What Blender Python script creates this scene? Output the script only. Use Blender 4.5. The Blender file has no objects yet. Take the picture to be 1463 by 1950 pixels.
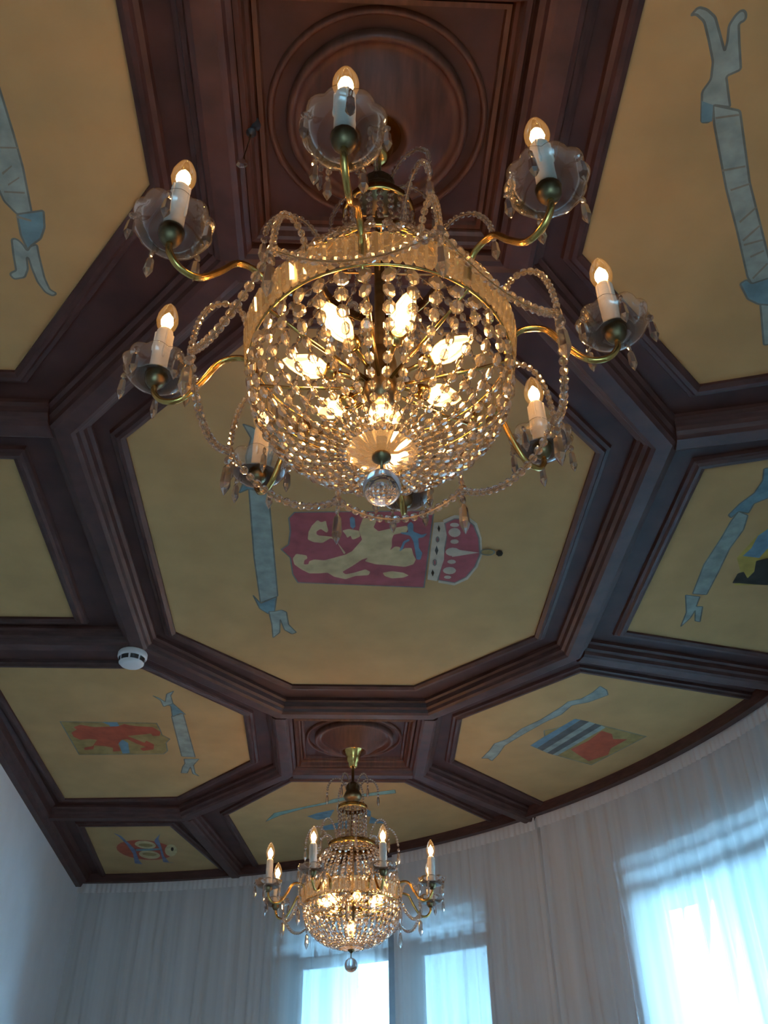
import bpy, bmesh, math, random
from mathutils import Vector, Matrix
from mathutils.geometry import tessellate_polygon
random.seed(7)
scn = bpy.context.scene
COL = scn.collection
PI = math.pi
sin, cos, rad = math.sin, math.cos, math.radians

# ------------------------------------------------------------------ camera
CAMZ = 1.55
cam_d = bpy.data.cameras.new('camera')
cam = bpy.data.objects.new('camera', cam_d); COL.objects.link(cam)
cam_d.sensor_fit = 'HORIZONTAL'; cam_d.sensor_width = 36.0
cam_d.lens = 36.0 * 1718.57 / 1463.0
cam_d.clip_start = 0.02
CR = Vector((0.99898413, -0.04371878, -0.01092631))
CU = Vector((-0.01818255, -0.61290183, 0.78994983))
CF = Vector((0.0412324, 0.78894868, 0.61307412))
m = Matrix((CR, CU, -CF)).transposed().to_4x4()
m.translation = Vector((0, 0, CAMZ))
cam.matrix_world = m
scn.camera = cam

# ------------------------------------------------------------------ sky and exposure
W = bpy.data.worlds.new('sky'); scn.world = W
W.use_nodes = True
bg = W.node_tree.nodes['Background']
bg.inputs[0].default_value = (0.34, 0.71, 1.0, 1)      # even, cool overcast daylight
bg.inputs[1].default_value = 44.0
scn.view_settings.view_transform = 'Standard'
scn.view_settings.look = 'None'
scn.view_settings.gamma = 1.0
scn.view_settings.use_curve_mapping = False
scn.view_settings.exposure = 0.0
LAMP = 150.0                                            # glow of each filament
cy = scn.cycles
cy.use_adaptive_sampling = True; cy.adaptive_threshold = 0.025
cy.max_bounces = 11; cy.diffuse_bounces = 4; cy.glossy_bounces = 4
cy.transmission_bounces = 8; cy.transparent_max_bounces = 20
cy.sample_clamp_indirect = 4.0
cy.caustics_reflective = False; cy.caustics_refractive = False
cy.use_denoising = True

# ------------------------------------------------------------------ materials
def mat(name):
    m = bpy.data.materials.new(name); m.use_nodes = True
    nt = m.node_tree; nt.nodes.clear()
    out = nt.nodes.new('ShaderNodeOutputMaterial')
    return m, nt, out
def N(nt, t, **kw):
    n = nt.nodes.new(t)
    for k, v in kw.items(): setattr(n, k, v)
    return n
def pbr(name, c, rough=0.5, metal=0.0, noise=0.0, scale=20, stretch=(1, 1, 1), bump=0.0, coat=0.0, spec=0.5):
    m, nt, out = mat(name)
    b = N(nt, 'ShaderNodeBsdfPrincipled'); nt.links.new(b.outputs[0], out.inputs[0])
    b.inputs['Roughness'].default_value = rough; b.inputs['Metallic'].default_value = metal
    b.inputs['Base Color'].default_value = (*c, 1); b.inputs['Coat Weight'].default_value = coat
    b.inputs['Coat Roughness'].default_value = 0.25; b.inputs['Specular IOR Level'].default_value = spec
    if noise or bump:
        tc = N(nt, 'ShaderNodeTexCoord'); mp = N(nt, 'ShaderNodeMapping'); mp.inputs['Scale'].default_value = stretch
        nz = N(nt, 'ShaderNodeTexNoise'); nz.inputs['Scale'].default_value = scale; nz.inputs['Detail'].default_value = 6
        nt.links.new(tc.outputs['Object'], mp.inputs[0]); nt.links.new(mp.outputs[0], nz.inputs['Vector'])
        r = N(nt, 'ShaderNodeValToRGB')
        r.color_ramp.elements[0].position = 0.3; r.color_ramp.elements[1].position = 0.7
        r.color_ramp.elements[0].color = (*[x * (1 - noise) for x in c], 1)
        r.color_ramp.elements[1].color = (*[min(1, x * (1 + noise)) for x in c], 1)
        nt.links.new(nz.outputs[0], r.inputs[0]); nt.links.new(r.outputs[0], b.inputs['Base Color'])
        if bump:
            bp = N(nt, 'ShaderNodeBump'); bp.inputs['Strength'].default_value = bump; bp.inputs['Distance'].default_value = 0.004
            nt.links.new(nz.outputs[0], bp.inputs['Height']); nt.links.new(bp.outputs[0], b.inputs['Normal'])
    return m
def glassy(name, tint, thru, ior=1.5, rough=0.0, brighten=0.0):
    m, nt, out = mat(name)
    g = N(nt, 'ShaderNodeBsdfGlass'); g.inputs['Color'].default_value = (*tint, 1); g.inputs['IOR'].default_value = ior
    g.inputs['Roughness'].default_value = rough
    t = N(nt, 'ShaderNodeBsdfTransparent'); t.inputs[0].default_value = (*tint, 1)
    mx = N(nt, 'ShaderNodeMixShader'); mx.inputs[0].default_value = thru
    nt.links.new(g.outputs[0], mx.inputs[1]); nt.links.new(t.outputs[0], mx.inputs[2])
    d = N(nt, 'ShaderNodeBsdfTranslucent'); d.inputs[0].default_value = (0.9, 0.88, 0.86, 1)       # pale translucent share, added to brighten the crystals
    m2 = N(nt, 'ShaderNodeMixShader'); m2.inputs[0].default_value = brighten
    nt.links.new(mx.outputs[0], m2.inputs[1]); nt.links.new(d.outputs[0], m2.inputs[2]); nt.links.new(m2.outputs[0], out.inputs[0])
    return m
def thin_glass(name, tint=(1, 1, 1), refl=1.0, emit=None, milky=0.0):
    m, nt, out = mat(name)
    t = N(nt, 'ShaderNodeBsdfTransparent'); t.inputs[0].default_value = (*tint, 1)
    g = N(nt, 'ShaderNodeBsdfGlossy'); g.inputs['Roughness'].default_value = 0.02
    fr = N(nt, 'ShaderNodeFresnel'); fr.inputs['IOR'].default_value = 1.5
    mu = N(nt, 'ShaderNodeMath', operation='MULTIPLY_ADD'); mu.inputs[1].default_value = refl; mu.inputs[2].default_value = 0.02; mu.use_clamp = True
    mx = N(nt, 'ShaderNodeMixShader')
    nt.links.new(fr.outputs[0], mu.inputs[0]); nt.links.new(mu.outputs[0], mx.inputs[0])
    nt.links.new(t.outputs[0], mx.inputs[1]); nt.links.new(g.outputs[0], mx.inputs[2])
    last = mx
    if milky:
        d = N(nt, 'ShaderNodeBsdfTranslucent'); d.inputs[0].default_value = (0.9, 0.9, 0.9, 1)
        m2 = N(nt, 'ShaderNodeMixShader'); m2.inputs[0].default_value = milky
        nt.links.new(mx.outputs[0], m2.inputs[1]); nt.links.new(d.outputs[0], m2.inputs[2]); last = m2
    if emit:
        e = N(nt, 'ShaderNodeEmission'); e.inputs[0].default_value = (*emit[0], 1); e.inputs[1].default_value = emit[1]
        a = N(nt, 'ShaderNodeAddShader'); nt.links.new(last.outputs[0], a.inputs[0]); nt.links.new(e.outputs[0], a.inputs[1]); last = a
    nt.links.new(last.outputs[0], out.inputs[0])
    return m
def cloth(name, c, see, trans):
    m, nt, out = mat(name)
    d = N(nt, 'ShaderNodeBsdfDiffuse'); d.inputs[0].default_value = (*c, 1)
    tr = N(nt, 'ShaderNodeBsdfTranslucent'); tr.inputs[0].default_value = (*c, 1)
    tp = N(nt, 'ShaderNodeBsdfTransparent')
    m1 = N(nt, 'ShaderNodeMixShader'); m1.inputs[0].default_value = trans
    m2 = N(nt, 'ShaderNodeMixShader'); m2.inputs[0].default_value = see
    tc = N(nt, 'ShaderNodeTexCoord'); mp = N(nt, 'ShaderNodeMapping'); mp.inputs['Scale'].default_value = (16, 16, 0.5)
    nz = N(nt, 'ShaderNodeTexNoise'); nz.inputs['Scale'].default_value = 1.0
    mr = N(nt, 'ShaderNodeMapRange'); mr.inputs['To Min'].default_value = max(0.01, see - min(0.20, see)); mr.inputs['To Max'].default_value = see + min(0.20, see)
    nt.links.new(tc.outputs['Object'], mp.inputs[0]); nt.links.new(mp.outputs[0], nz.inputs['Vector'])
    nt.links.new(nz.outputs[0], mr.inputs[0]); nt.links.new(mr.outputs[0], m2.inputs[0])
    nt.links.new(d.outputs[0], m1.inputs[1]); nt.links.new(tr.outputs[0], m1.inputs[2])
    nt.links.new(m1.outputs[0], m2.inputs[1]); nt.links.new(tp.outputs[0], m2.inputs[2]); nt.links.new(m2.outputs[0], out.inputs[0])
    return m
def emitter(name, c, s):
    m, nt, out = mat(name)
    e = N(nt, 'ShaderNodeEmission'); e.inputs[0].default_value = (*c, 1); e.inputs[1].default_value = s
    nt.links.new(e.outputs[0], out.inputs[0]); return m

M = dict(
    wood=pbr('dark_wood', (0.046, 0.0165, 0.0125), 0.55, spec=0.2, noise=0.35, scale=9, stretch=(1, 1, 6), bump=0.15),
    beam=pbr('beam_wood', (0.054, 0.0205, 0.0155), 0.48, spec=0.25, noise=0.35, scale=14, stretch=(1, 1, 6), bump=0.12),
    redwood=pbr('red_wood', (0.070, 0.024, 0.013), 0.48, spec=0.25, noise=0.3, scale=12, stretch=(6, 1, 1), bump=0.1),
    canvas=pbr('ochre_canvas', (0.42, 0.252, 0.112), 0.85, noise=0.09, scale=7, bump=0.05, spec=0.15),
    plaster=pbr('white_plaster', (0.80, 0.83, 0.86), 0.8, noise=0.03, scale=6, bump=0.03, spec=0.2),
    floor=pbr('oak_floor', (0.52, 0.47, 0.40), 0.5, noise=0.2, scale=5, stretch=(8, 1, 1)),
    frame=pbr('grey_paint', (0.30, 0.33, 0.37), 0.5, noise=0.05, scale=30),
    paving=pbr('grey_paving', (0.16, 0.16, 0.155), 0.9, noise=0.15, scale=3),
    render_wall=pbr('outer_render', (0.14, 0.15, 0.16), 0.9, noise=0.1, scale=8),
    brass=pbr('brass', (0.50, 0.30, 0.09), 0.20, 1.0, noise=0.2, scale=60),
    darkbrass=pbr('aged_brass', (0.16, 0.11, 0.055), 0.38, 1.0, noise=0.3, scale=60),
    wire=pbr('wire', (0.40, 0.30, 0.16), 0.4, 1.0, noise=0.1),
    candle=pbr('candle_ivory', (0.80, 0.74, 0.64), 0.55, noise=0.05, scale=80, bump=0.3),
    white=pbr('white_plastic', (0.78, 0.80, 0.82), 0.4, noise=0.02),
    black=pbr('black_slot', (0.02, 0.022, 0.025), 0.5, noise=0.05),
    crystal=glassy('cut_crystal', (0.99, 0.97, 0.95), 0.18, 1.52, 0.0, 0.10),
    prism=glassy('prism_glass', (0.97, 0.93, 0.84), 0.10, 1.5, 0.02, 0.06),
    ball=glassy('clear_ball', (0.97, 0.98, 1.0), 0.0, 1.5),
    pan=thin_glass('dish_glass', (0.99, 0.99, 0.99), 1.3, milky=0.05),
    bulb=thin_glass('bulb_glass', (1.0, 0.97, 0.9), 0.45, emit=((1.0, 0.45, 0.10), 0.12)),
    inner_bulb=thin_glass('inner_bulb_glass', (1.0, 0.93, 0.8), 1.0, emit=((1.0, 0.52, 0.16), 1.7)),
    filament=emitter('filament_glow', (1.0, 0.52, 0.19), LAMP),
    pane=thin_glass('window_glass', (0.93, 0.97, 1.0), 1.0),
    sheer=cloth('sheer_voile', (0.90, 0.91, 0.92), 0.24, 0.45),
    tape=cloth('pleated_heading', (0.90, 0.90, 0.91), 0.10, 0.35),
    blind=cloth('blind_fabric', (0.62, 0.66, 0.66), 0.03, 0.5),
)
PCOL = dict(rib=(0.27, 0.33, 0.31), ribd=(0.15, 0.25, 0.29), teal=(0.22, 0.38, 0.36), crim=(0.27, 0.065, 0.07), cream=(0.52, 0.40, 0.22),
            blue=(0.15, 0.25, 0.32), pearl=(0.48, 0.42, 0.33), black=(0.03, 0.027, 0.02), olive=(0.27, 0.19, 0.075), gold=(0.36, 0.25, 0.06),
            red=(0.30, 0.06, 0.03), violet=(0.16, 0.17, 0.25), slate=(0.10, 0.105, 0.10), ink=(0.22, 0.21, 0.17), line=(0.15, 0.165, 0.15))
for k, c in PCOL.items(): M['paint_' + k] = pbr('paint_' + k, c, 0.85, noise=0.22, scale=24, spec=0.1)

# ------------------------------------------------------------------ mesh helpers
class MB:
    def __init__(s): s.v = []; s.f = []; s.mi = []; s.mats = []; s.sm = []
    def add(s, vs, fs, mt, smooth=False, mx=None):
        if mt not in s.mats: s.mats.append(mt)
        k = s.mats.index(mt); o = len(s.v)
        s.v += [tuple(mx @ Vector(v)) for v in vs] if mx is not None else [tuple(v) for v in vs]
        s.f += [tuple(i + o for i in f) for f in fs]; s.mi += [k] * len(fs); s.sm += [smooth] * len(fs)
        return s
    def mesh(s, name):
        me = bpy.data.meshes.new(name); me.from_pydata(s.v, [], s.f)
        for mt in s.mats: me.materials.append(M[mt])
        me.polygons.foreach_set('material_index', s.mi); me.polygons.foreach_set('use_smooth', s.sm)
        me.update(); return me
    def build(s, name, parent=None, **kw): return link(s.mesh(name), name, parent, **kw)
def link(me, name, parent=None, mx=None, kind=None, label=None):
    o = bpy.data.objects.new(name, me); COL.objects.link(o)
    if parent is not None: o.parent = parent
    if mx is not None: o.matrix_local = mx
    if kind: o['kind'] = kind
    if label: o['label'] = label
    return o
def thing(name, label, cat, loc=(0, 0, 0), group=None):
    o = bpy.data.objects.new(name, None); COL.objects.link(o); o.location = loc; o.empty_display_size = 0.1
    o['label'] = label; o['category'] = cat
    if group: o['group'] = group
    return o
def tag(o, label, cat, group=None):
    o['label'] = label; o['category'] = cat
    if group: o['group'] = group
    return o
def box(x0, x1, y0, y1, z0, z1):
    v = [(x, y, z) for x in (x0, x1) for y in (y0, y1) for z in (z0, z1)]
    return v, [(0, 1, 3, 2), (4, 6, 7, 5), (0, 4, 5, 1), (2, 3, 7, 6), (0, 2, 6, 4), (1, 5, 7, 3)]
def lathe(prof, n=24, cap=True):
    v = []; f = []
    for r, z in prof:
        for k in range(n): v.append((r * cos(2 * PI * k / n), r * sin(2 * PI * k / n), z))
    for i in range(len(prof) - 1):
        for k in range(n):
            a = i * n + k; b = i * n + (k + 1) % n; f.append((a, b, b + n, a + n))
    if cap:
        f.append(tuple(reversed(range(n)))); f.append(tuple(range((len(prof) - 1) * n, len(prof) * n)))
    return v, f
def tube(path, r, n=6, caps=True):
    P = [Vector(p) for p in path]; v = []; f = []
    rs = r if isinstance(r, (list, tuple)) else [r] * len(P)
    t = (P[1] - P[0]).normalized(); u = t.orthogonal().normalized()
    for i, p in enumerate(P):
        d = (P[min(i + 1, len(P) - 1)] - P[max(i - 1, 0)]).normalized()
        u = (u - d * u.dot(d)).normalized(); w = d.cross(u)
        for k in range(n):
            a = 2 * PI * k / n; v.append(tuple(p + (u * cos(a) + w * sin(a)) * rs[i]))
    for i in range(len(P) - 1):
        for k in range(n):
            a = i * n + k; b = i * n + (k + 1) % n; f.append((a, b, b + n, a + n))
    if caps: f.append(tuple(reversed(range(n)))); f.append(tuple(range((len(P) - 1) * n, len(P) * n)))
    return v, f
def spline(pts, n=6):
    P = [Vector(p) for p in pts]; P = [2 * P[0] - P[1]] + P + [2 * P[-1] - P[-2]]; out = []
    for i in range(1, len(P) - 2):
        for k in range(n):
            t = k / n; a, b, c, d = P[i - 1:i + 3]
            out.append(0.5 * (2 * b + (c - a) * t + (2 * a - 5 * b + 4 * c - d) * t * t + (3 * b - a - 3 * c + d) * t ** 3))
    out.append(P[-2]); return out
def resample(path, step):
    """points every step along a path: (point, tangent)"""
    P = [Vector(p) for p in path]; out = []; acc = 0.0; nxt = step(0) * 0.5 if callable(step) else step * 0.5
    L = sum((P[i + 1] - P[i]).length for i in range(len(P) - 1))
    for i in range(len(P) - 1):
        d = P[i + 1] - P[i]; l = d.length
        while nxt <= acc + l:
            out.append((P[i] + d * ((nxt - acc) / l), d.normalized(), nxt / L)); nxt += step(nxt / L) if callable(step) else step
        acc += l
    return out
def left(d): return Vector((-d.y, d.x))
def offset_path(path, off, closed):
    """2D mitred offset of a polyline, positive to the left"""
    P = [Vector((p[0], p[1])) for p in path]; n = len(P); out = []
    for i in range(n):
        a = P[i - 1] if (closed or i > 0) else None; b = P[(i + 1) % n] if (closed or i < n - 1) else None
        d1 = (P[i] - a).normalized() if a is not None else (b - P[i]).normalized()
        d2 = (b - P[i]).normalized() if b is not None else d1
        n1, n2 = left(d1), left(d2); mm = (n1 + n2)
        mm = mm / max(0.3, mm.dot(n1)); out.append(P[i] + mm * off)
    return out
def sweep(path, prof, closed):
    """profile [(offset, z)] along a flat polyline"""
    rows = [offset_path(path, o, closed) for o, z in prof]; n = len(path); k = len(prof); v = []; f = []
    for i in range(n):
        for j in range(k): v.append((rows[j][i].x, rows[j][i].y, prof[j][1]))
    for i in range(n if closed else n - 1):
        a = i * k; b = ((i + 1) % n) * k
        for j in range(k - 1): f.append((a + j, b + j, b + j + 1, a + j + 1))
    if not closed: f.append(tuple(range(k))); f.append(tuple(reversed(range((n - 1) * k, n * k))))
    return v, f
def flat(pts, z, up=False):
    """a filled flat outline"""
    P = [Vector((p[0], p[1], z)) for p in pts]; tr = tessellate_polygon([P]); f = []
    for t in tr:
        a, b, c = (P[i] for i in t); nz = (b - a).cross(c - a).z
        f.append(tuple(t) if (nz > 0) == up else tuple(reversed(t)))
    return [tuple(p) for p in P], f
def slab(pts, z0, z1):
    v0, f0 = flat(pts, z0, False); v1, f1 = flat(pts, z1, True); n = len(pts)
    A = sum(pts[i][0] * pts[(i + 1) % n][1] - pts[(i + 1) % n][0] * pts[i][1] for i in range(n))
    f = list(f0) + [tuple(i + n for i in t) for t in f1]
    for i in range(n):
        j = (i + 1) % n; f.append((i, j, j + n, i + n) if A > 0 else (j, i, i + n, j + n))
    return v0 + v1, f
def soften(pts, cut):
    """brush-rounded corners"""
    out = []; n = len(pts)
    for i in range(n):
        a, p, b = (Vector(pts[j % n]) for j in (i - 1, i, i + 1))
        for q in (a, b):
            d = q - p; l = d.length
            out.append(tuple(p + d * (min(cut, .3 * l) / l)) if l > 1e-6 else tuple(p))
    return out
CC = (-1.606, 2.375)                                     # centre of the rounded end of the room
def arc_pt(R, deg): return (CC[0] + R * cos(rad(deg)), CC[1] + R * sin(rad(deg)))
def arc_block(a0, a1, z0, z1, R0, R1, step=1.5):
    n = max(1, int(math.ceil(abs(a1 - a0) / step))); v = []; f = []
    for i in range(n + 1):
        a = a0 + (a1 - a0) * i / n
        for R, z in ((R0, z0), (R1, z0), (R1, z1), (R0, z1)): v.append((*arc_pt(R, a), z))
    for i in range(n):
        for k in range(4):
            p = i * 4 + k; q = i * 4 + (k + 1) % 4; f.append((p, q, q + 4, p + 4))
    f.append((3, 2, 1, 0)); f.append((n * 4, n * 4 + 1, n * 4 + 2, n * 4 + 3))
    return v, f
# flat paint on the canvas panels: (panel, motif, colour, outline in metres)
PAINT=[
('C','ribbon','rib',[(-0.282,2.015),(-0.227,2.033),(-0.227,2.589),(-0.288,2.631),(-0.291,2.368)]),
('C','ribbon','ribd',[(-0.312,2.04),(-0.283,1.957),(-0.224,1.944),(-0.227,2.038),(-0.282,2.02)]),
('C','ribbon','rib',[(-0.281,1.969),(-0.28,1.879),(-0.26,1.804),(-0.278,1.749),(-0.252,1.762),(-0.229,1.797),(-0.193,1.775),(-0.166,1.807),(-0.205,1.866),(-0.225,1.962)]),
('C','ribbon','ribd',[(-0.31,2.585),(-0.287,2.637),(-0.231,2.592),(-0.243,2.687),(-0.264,2.705),(-0.293,2.671)]),
('C','ribbon','rib',[(-0.263,2.688),(-0.243,2.687),(-0.219,2.676),(-0.202,2.689),(-0.198,2.774),(-0.172,2.828),(-0.189,2.84),(-0.214,2.811),(-0.226,2.739),(-0.232,2.83),(-0.258,2.868),(-0.257,2.776)]),
('C','shield','crim',[(-0.173,2.154),(-0.155,2.125),(0.258,2.105),(0.262,2.522),(-0.157,2.503),(-0.172,2.455),(-0.176,2.361),(-0.203,2.317),(-0.179,2.289),(-0.171,2.22)]),
('C','lion','cream',[(-0.006,2.338),(-0.03,2.268),(-0.048,2.251),(-0.074,2.278),(-0.102,2.274),(-0.119,2.261),(-0.116,2.223),(-0.105,2.189),(-0.087,2.16),(-0.077,2.172),(-0.062,2.163),(-0.06,2.183),(-0.055,2.213),(-0.06,2.225),(-0.078,2.205),(-0.091,2.218),(-0.092,2.231),(-0.086,2.239),(-0.058,2.242),(-0.038,2.246),(-0.022,2.285),(-0.001,2.329)]),
('C','lion','cream',[(-0.001,2.338),(0.019,2.319),(0.049,2.257),(0.038,2.21),(0.042,2.18),(0.049,2.147),(0.086,2.142),(0.089,2.163),(0.082,2.192),(0.098,2.212),(0.128,2.199),(0.182,2.181),(0.188,2.193),(0.184,2.214),(0.169,2.219),(0.145,2.228),(0.141,2.254),(0.143,2.289),(0.138,2.311),(0.153,2.289),(0.169,2.293),(0.17,2.315),(0.184,2.297),(0.205,2.296),(0.213,2.332),(0.223,2.359),(0.217,2.387),(0.191,2.402),(0.137,2.394),(0.095,2.39),(0.06,2.373),(0.07,2.354),(0.052,2.364),(0.021,2.402),(-0.011,2.436),(-0.0,2.45),(0.027,2.44),(0.064,2.419),(0.08,2.433),(0.075,2.453),(0.032,2.459),(0.0,2.479),(-0.038,2.465),(-0.059,2.442),(-0.086,2.447),(-0.118,2.448),(-0.144,2.425),(-0.165,2.398),(-0.169,2.365),(-0.157,2.338),(-0.124,2.346),(-0.122,2.364),(-0.132,2.373),(-0.135,2.397),(-0.12,2.396),(-0.117,2.378),(-0.101,2.368),(-0.069,2.372),(-0.038,2.357)]),
('C','lion','cream',[(0.12,2.437),(0.15,2.427),(0.188,2.435),(0.207,2.451),(0.189,2.464),(0.152,2.47),(0.127,2.456)]),
('C','lion','cream',[(-0.013,2.211),(0.007,2.202),(0.038,2.21),(0.043,2.24),(0.028,2.253),(0.018,2.257),(0.013,2.236),(0.003,2.249),(-0.002,2.232)]),
('C','arrow_sheaf','blue',[(0.009,2.149),(0.016,2.14),(0.024,2.148),(0.027,2.189),(0.02,2.202),(0.012,2.19)]),
('C','sword','blue',[(0.184,2.176),(0.193,2.159),(0.202,2.172),(0.204,2.209),(0.231,2.226),(0.248,2.217),(0.239,2.238),(0.222,2.243),(0.228,2.295),(0.241,2.322),(0.238,2.359),(0.225,2.359),(0.216,2.305),(0.208,2.261),(0.196,2.231),(0.17,2.223),(0.164,2.215),(0.189,2.214)]),
('C','sword','blue',[(0.167,2.315),(0.177,2.262),(0.194,2.246),(0.197,2.257),(0.183,2.27),(0.177,2.306)]),
('C','crown','pearl',[(0.29,2.148),(0.322,2.123),(0.362,2.128),(0.394,2.162),(0.418,2.237),(0.432,2.326),(0.426,2.395),(0.402,2.468),(0.362,2.505),(0.306,2.49),(0.31,2.422),(0.317,2.356),(0.308,2.232)]),
('C','crown','crim',[(0.296,2.165),(0.324,2.141),(0.359,2.142),(0.386,2.172),(0.41,2.238),(0.424,2.326),(0.417,2.391),(0.395,2.454),(0.361,2.489),(0.304,2.473),(0.309,2.357),(0.308,2.232)]),
('C','crown','pearl',[(0.263,2.162),(0.293,2.157),(0.308,2.223),(0.307,2.293),(0.313,2.356),(0.306,2.422),(0.301,2.481),(0.269,2.472)]),
('C','crown','pearl',[(0.35,2.209),(0.349,2.221),(0.343,2.23),(0.334,2.234),(0.324,2.231),(0.316,2.222),(0.312,2.21),(0.313,2.199),(0.319,2.19),(0.328,2.186),(0.338,2.189),(0.346,2.198)]),
('C','crown','pearl',[(0.349,2.257),(0.348,2.263),(0.344,2.267),(0.337,2.269),(0.33,2.268),(0.325,2.264),(0.323,2.257),(0.324,2.251),(0.328,2.247),(0.335,2.245),(0.342,2.246),(0.347,2.251)]),
('C','crown','pearl',[(0.36,2.311),(0.358,2.323),(0.35,2.332),(0.339,2.336),(0.327,2.333),(0.317,2.324),(0.313,2.313),(0.315,2.301),(0.323,2.292),(0.334,2.289),(0.346,2.292),(0.356,2.3)]),
('C','crown','pearl',[(0.352,2.366),(0.351,2.373),(0.346,2.377),(0.339,2.379),(0.332,2.377),(0.327,2.373),(0.324,2.367),(0.326,2.361),(0.33,2.357),(0.337,2.355),(0.344,2.356),(0.349,2.36)]),
('C','crown','pearl',[(0.358,2.416),(0.356,2.427),(0.349,2.435),(0.339,2.438),(0.328,2.435),(0.319,2.428),(0.315,2.417),(0.317,2.407),(0.324,2.399),(0.335,2.396),(0.346,2.398),(0.354,2.406)]),
('C','crown','pearl',[(0.346,2.455),(0.345,2.46),(0.341,2.464),(0.335,2.465),(0.329,2.464),(0.324,2.46),(0.322,2.456),(0.323,2.451),(0.327,2.447),(0.333,2.446),(0.339,2.447),(0.344,2.45)]),
('C','crown','pearl',[(0.341,2.17),(0.34,2.176),(0.335,2.18),(0.328,2.181),(0.321,2.18),(0.315,2.176),(0.313,2.171),(0.314,2.165),(0.319,2.161),(0.326,2.16),(0.333,2.161),(0.338,2.165)]),
('C','crown','pearl',[(0.332,2.294),(0.367,2.302),(0.42,2.313),(0.37,2.329),(0.337,2.339)]),
('C','crown','black',[(0.285,2.19),(0.283,2.209),(0.277,2.19),(0.279,2.172)]),
('C','crown','black',[(0.29,2.304),(0.287,2.332),(0.279,2.305),(0.282,2.278)]),
('C','crown','black',[(0.288,2.43),(0.285,2.452),(0.278,2.431),(0.281,2.41)]),
('C','crown','crim',[(0.286,2.245),(0.286,2.255),(0.283,2.259),(0.28,2.255),(0.278,2.246),(0.278,2.236),(0.281,2.232),(0.284,2.236)]),
('C','crown','crim',[(0.289,2.371),(0.289,2.383),(0.286,2.388),(0.282,2.383),(0.28,2.371),(0.28,2.359),(0.283,2.355),(0.287,2.359)]),
('C','crown','olive',[(0.468,2.308),(0.466,2.316),(0.459,2.323),(0.448,2.325),(0.437,2.323),(0.428,2.318),(0.424,2.31),(0.426,2.301),(0.433,2.295),(0.444,2.293),(0.455,2.295),(0.464,2.3)]),
('C','crown','black',[(0.496,2.313),(0.494,2.327),(0.484,2.331),(0.475,2.321),(0.473,2.306),(0.479,2.296),(0.49,2.299)]),
('UR','ribbon','rib',[(0.584,0.689),(0.593,0.674),(0.609,0.677),(0.628,0.689),(0.644,0.714),(0.665,0.747),(0.664,0.731),(0.657,0.702),(0.663,0.684),(0.671,0.675),(0.68,0.68),(0.683,0.692),(0.673,0.698),(0.686,0.731),(0.706,0.778),(0.683,0.791),(0.711,0.849),(0.677,0.846),(0.682,0.88),(0.666,0.881),(0.648,0.822),(0.657,0.798),(0.65,0.766),(0.63,0.729),(0.611,0.697),(0.592,0.685)]),
('UR','ribbon','rib',[(0.677,0.846),(0.732,0.855),(0.806,1.004),(0.908,1.172),(0.945,1.234),(0.913,1.265),(0.887,1.236),(0.819,1.115),(0.763,1.02),(0.692,0.884)]),
('UR','ribbon','ribd',[(0.666,0.881),(0.653,0.839),(0.677,0.846),(0.686,0.878)]),
('UR','ribbon','ribd',[(0.876,1.254),(0.887,1.242),(0.903,1.253),(0.94,1.234),(0.981,1.312),(0.939,1.31),(0.909,1.296)]),
('UR','ribbon','rib',[(0.944,1.31),(0.981,1.312),(1.016,1.362),(1.026,1.401),(1.003,1.382),(1.013,1.429),(0.999,1.432)]),
('UR','ribbon','ink',[(0.689,0.869),(0.732,0.861),(0.734,0.865),(0.691,0.873)]),
('UR','ribbon','ink',[(0.739,0.977),(0.783,0.966),(0.785,0.97),(0.741,0.982)]),
('UR','ribbon','ink',[(0.771,1.02),(0.806,1.004),(0.808,1.008),(0.774,1.024)]),
('UR','ribbon','ink',[(0.816,1.094),(0.839,1.057),(0.842,1.06),(0.82,1.098)]),
('UR','ribbon','ink',[(0.839,1.139),(0.863,1.1),(0.866,1.103),(0.844,1.143)]),
('UR','ribbon','ink',[(0.846,1.149),(0.882,1.135),(0.885,1.139),(0.849,1.154)]),
('UR','ribbon','ink',[(0.871,1.179),(0.895,1.162),(0.898,1.166),(0.874,1.184)]),
('UR','ribbon','ink',[(0.897,1.236),(0.915,1.195),(0.919,1.198),(0.901,1.24)]),
('UL','ribbon','rib',[(-0.654,0.799),(-0.654,0.857),(-0.653,0.952),(-0.654,1.023),(-0.664,1.131),(-0.695,1.132),(-0.713,1.102),(-0.717,1.063),(-0.705,0.869),(-0.703,0.821)]),
('UL','ribbon','ribd',[(-0.695,1.132),(-0.638,1.121),(-0.646,1.162),(-0.661,1.19),(-0.688,1.21),(-0.696,1.225),(-0.701,1.182)]),
('UL','ribbon','rib',[(-0.723,1.193),(-0.713,1.192),(-0.704,1.204),(-0.698,1.223),(-0.688,1.21),(-0.673,1.205),(-0.676,1.234),(-0.679,1.294),(-0.675,1.325),(-0.662,1.335),(-0.673,1.343),(-0.687,1.333),(-0.697,1.305),(-0.7,1.269),(-0.7,1.24),(-0.704,1.24),(-0.709,1.27),(-0.722,1.293),(-0.747,1.299),(-0.753,1.286),(-0.745,1.279),(-0.736,1.276),(-0.73,1.231)]),
('UL','ribbon','ink',[(-0.686,0.981),(-0.652,0.981),(-0.653,0.984),(-0.687,0.985)]),
('UL','ribbon','ink',[(-0.706,1.078),(-0.665,1.079),(-0.666,1.083),(-0.707,1.082)]),
('UL','ribbon','ink',[(-0.697,1.134),(-0.669,1.144),(-0.67,1.149),(-0.699,1.14)]),
('UL','ribbon','ink',[(-0.699,1.037),(-0.675,1.02),(-0.675,1.023),(-0.698,1.042)]),
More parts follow.
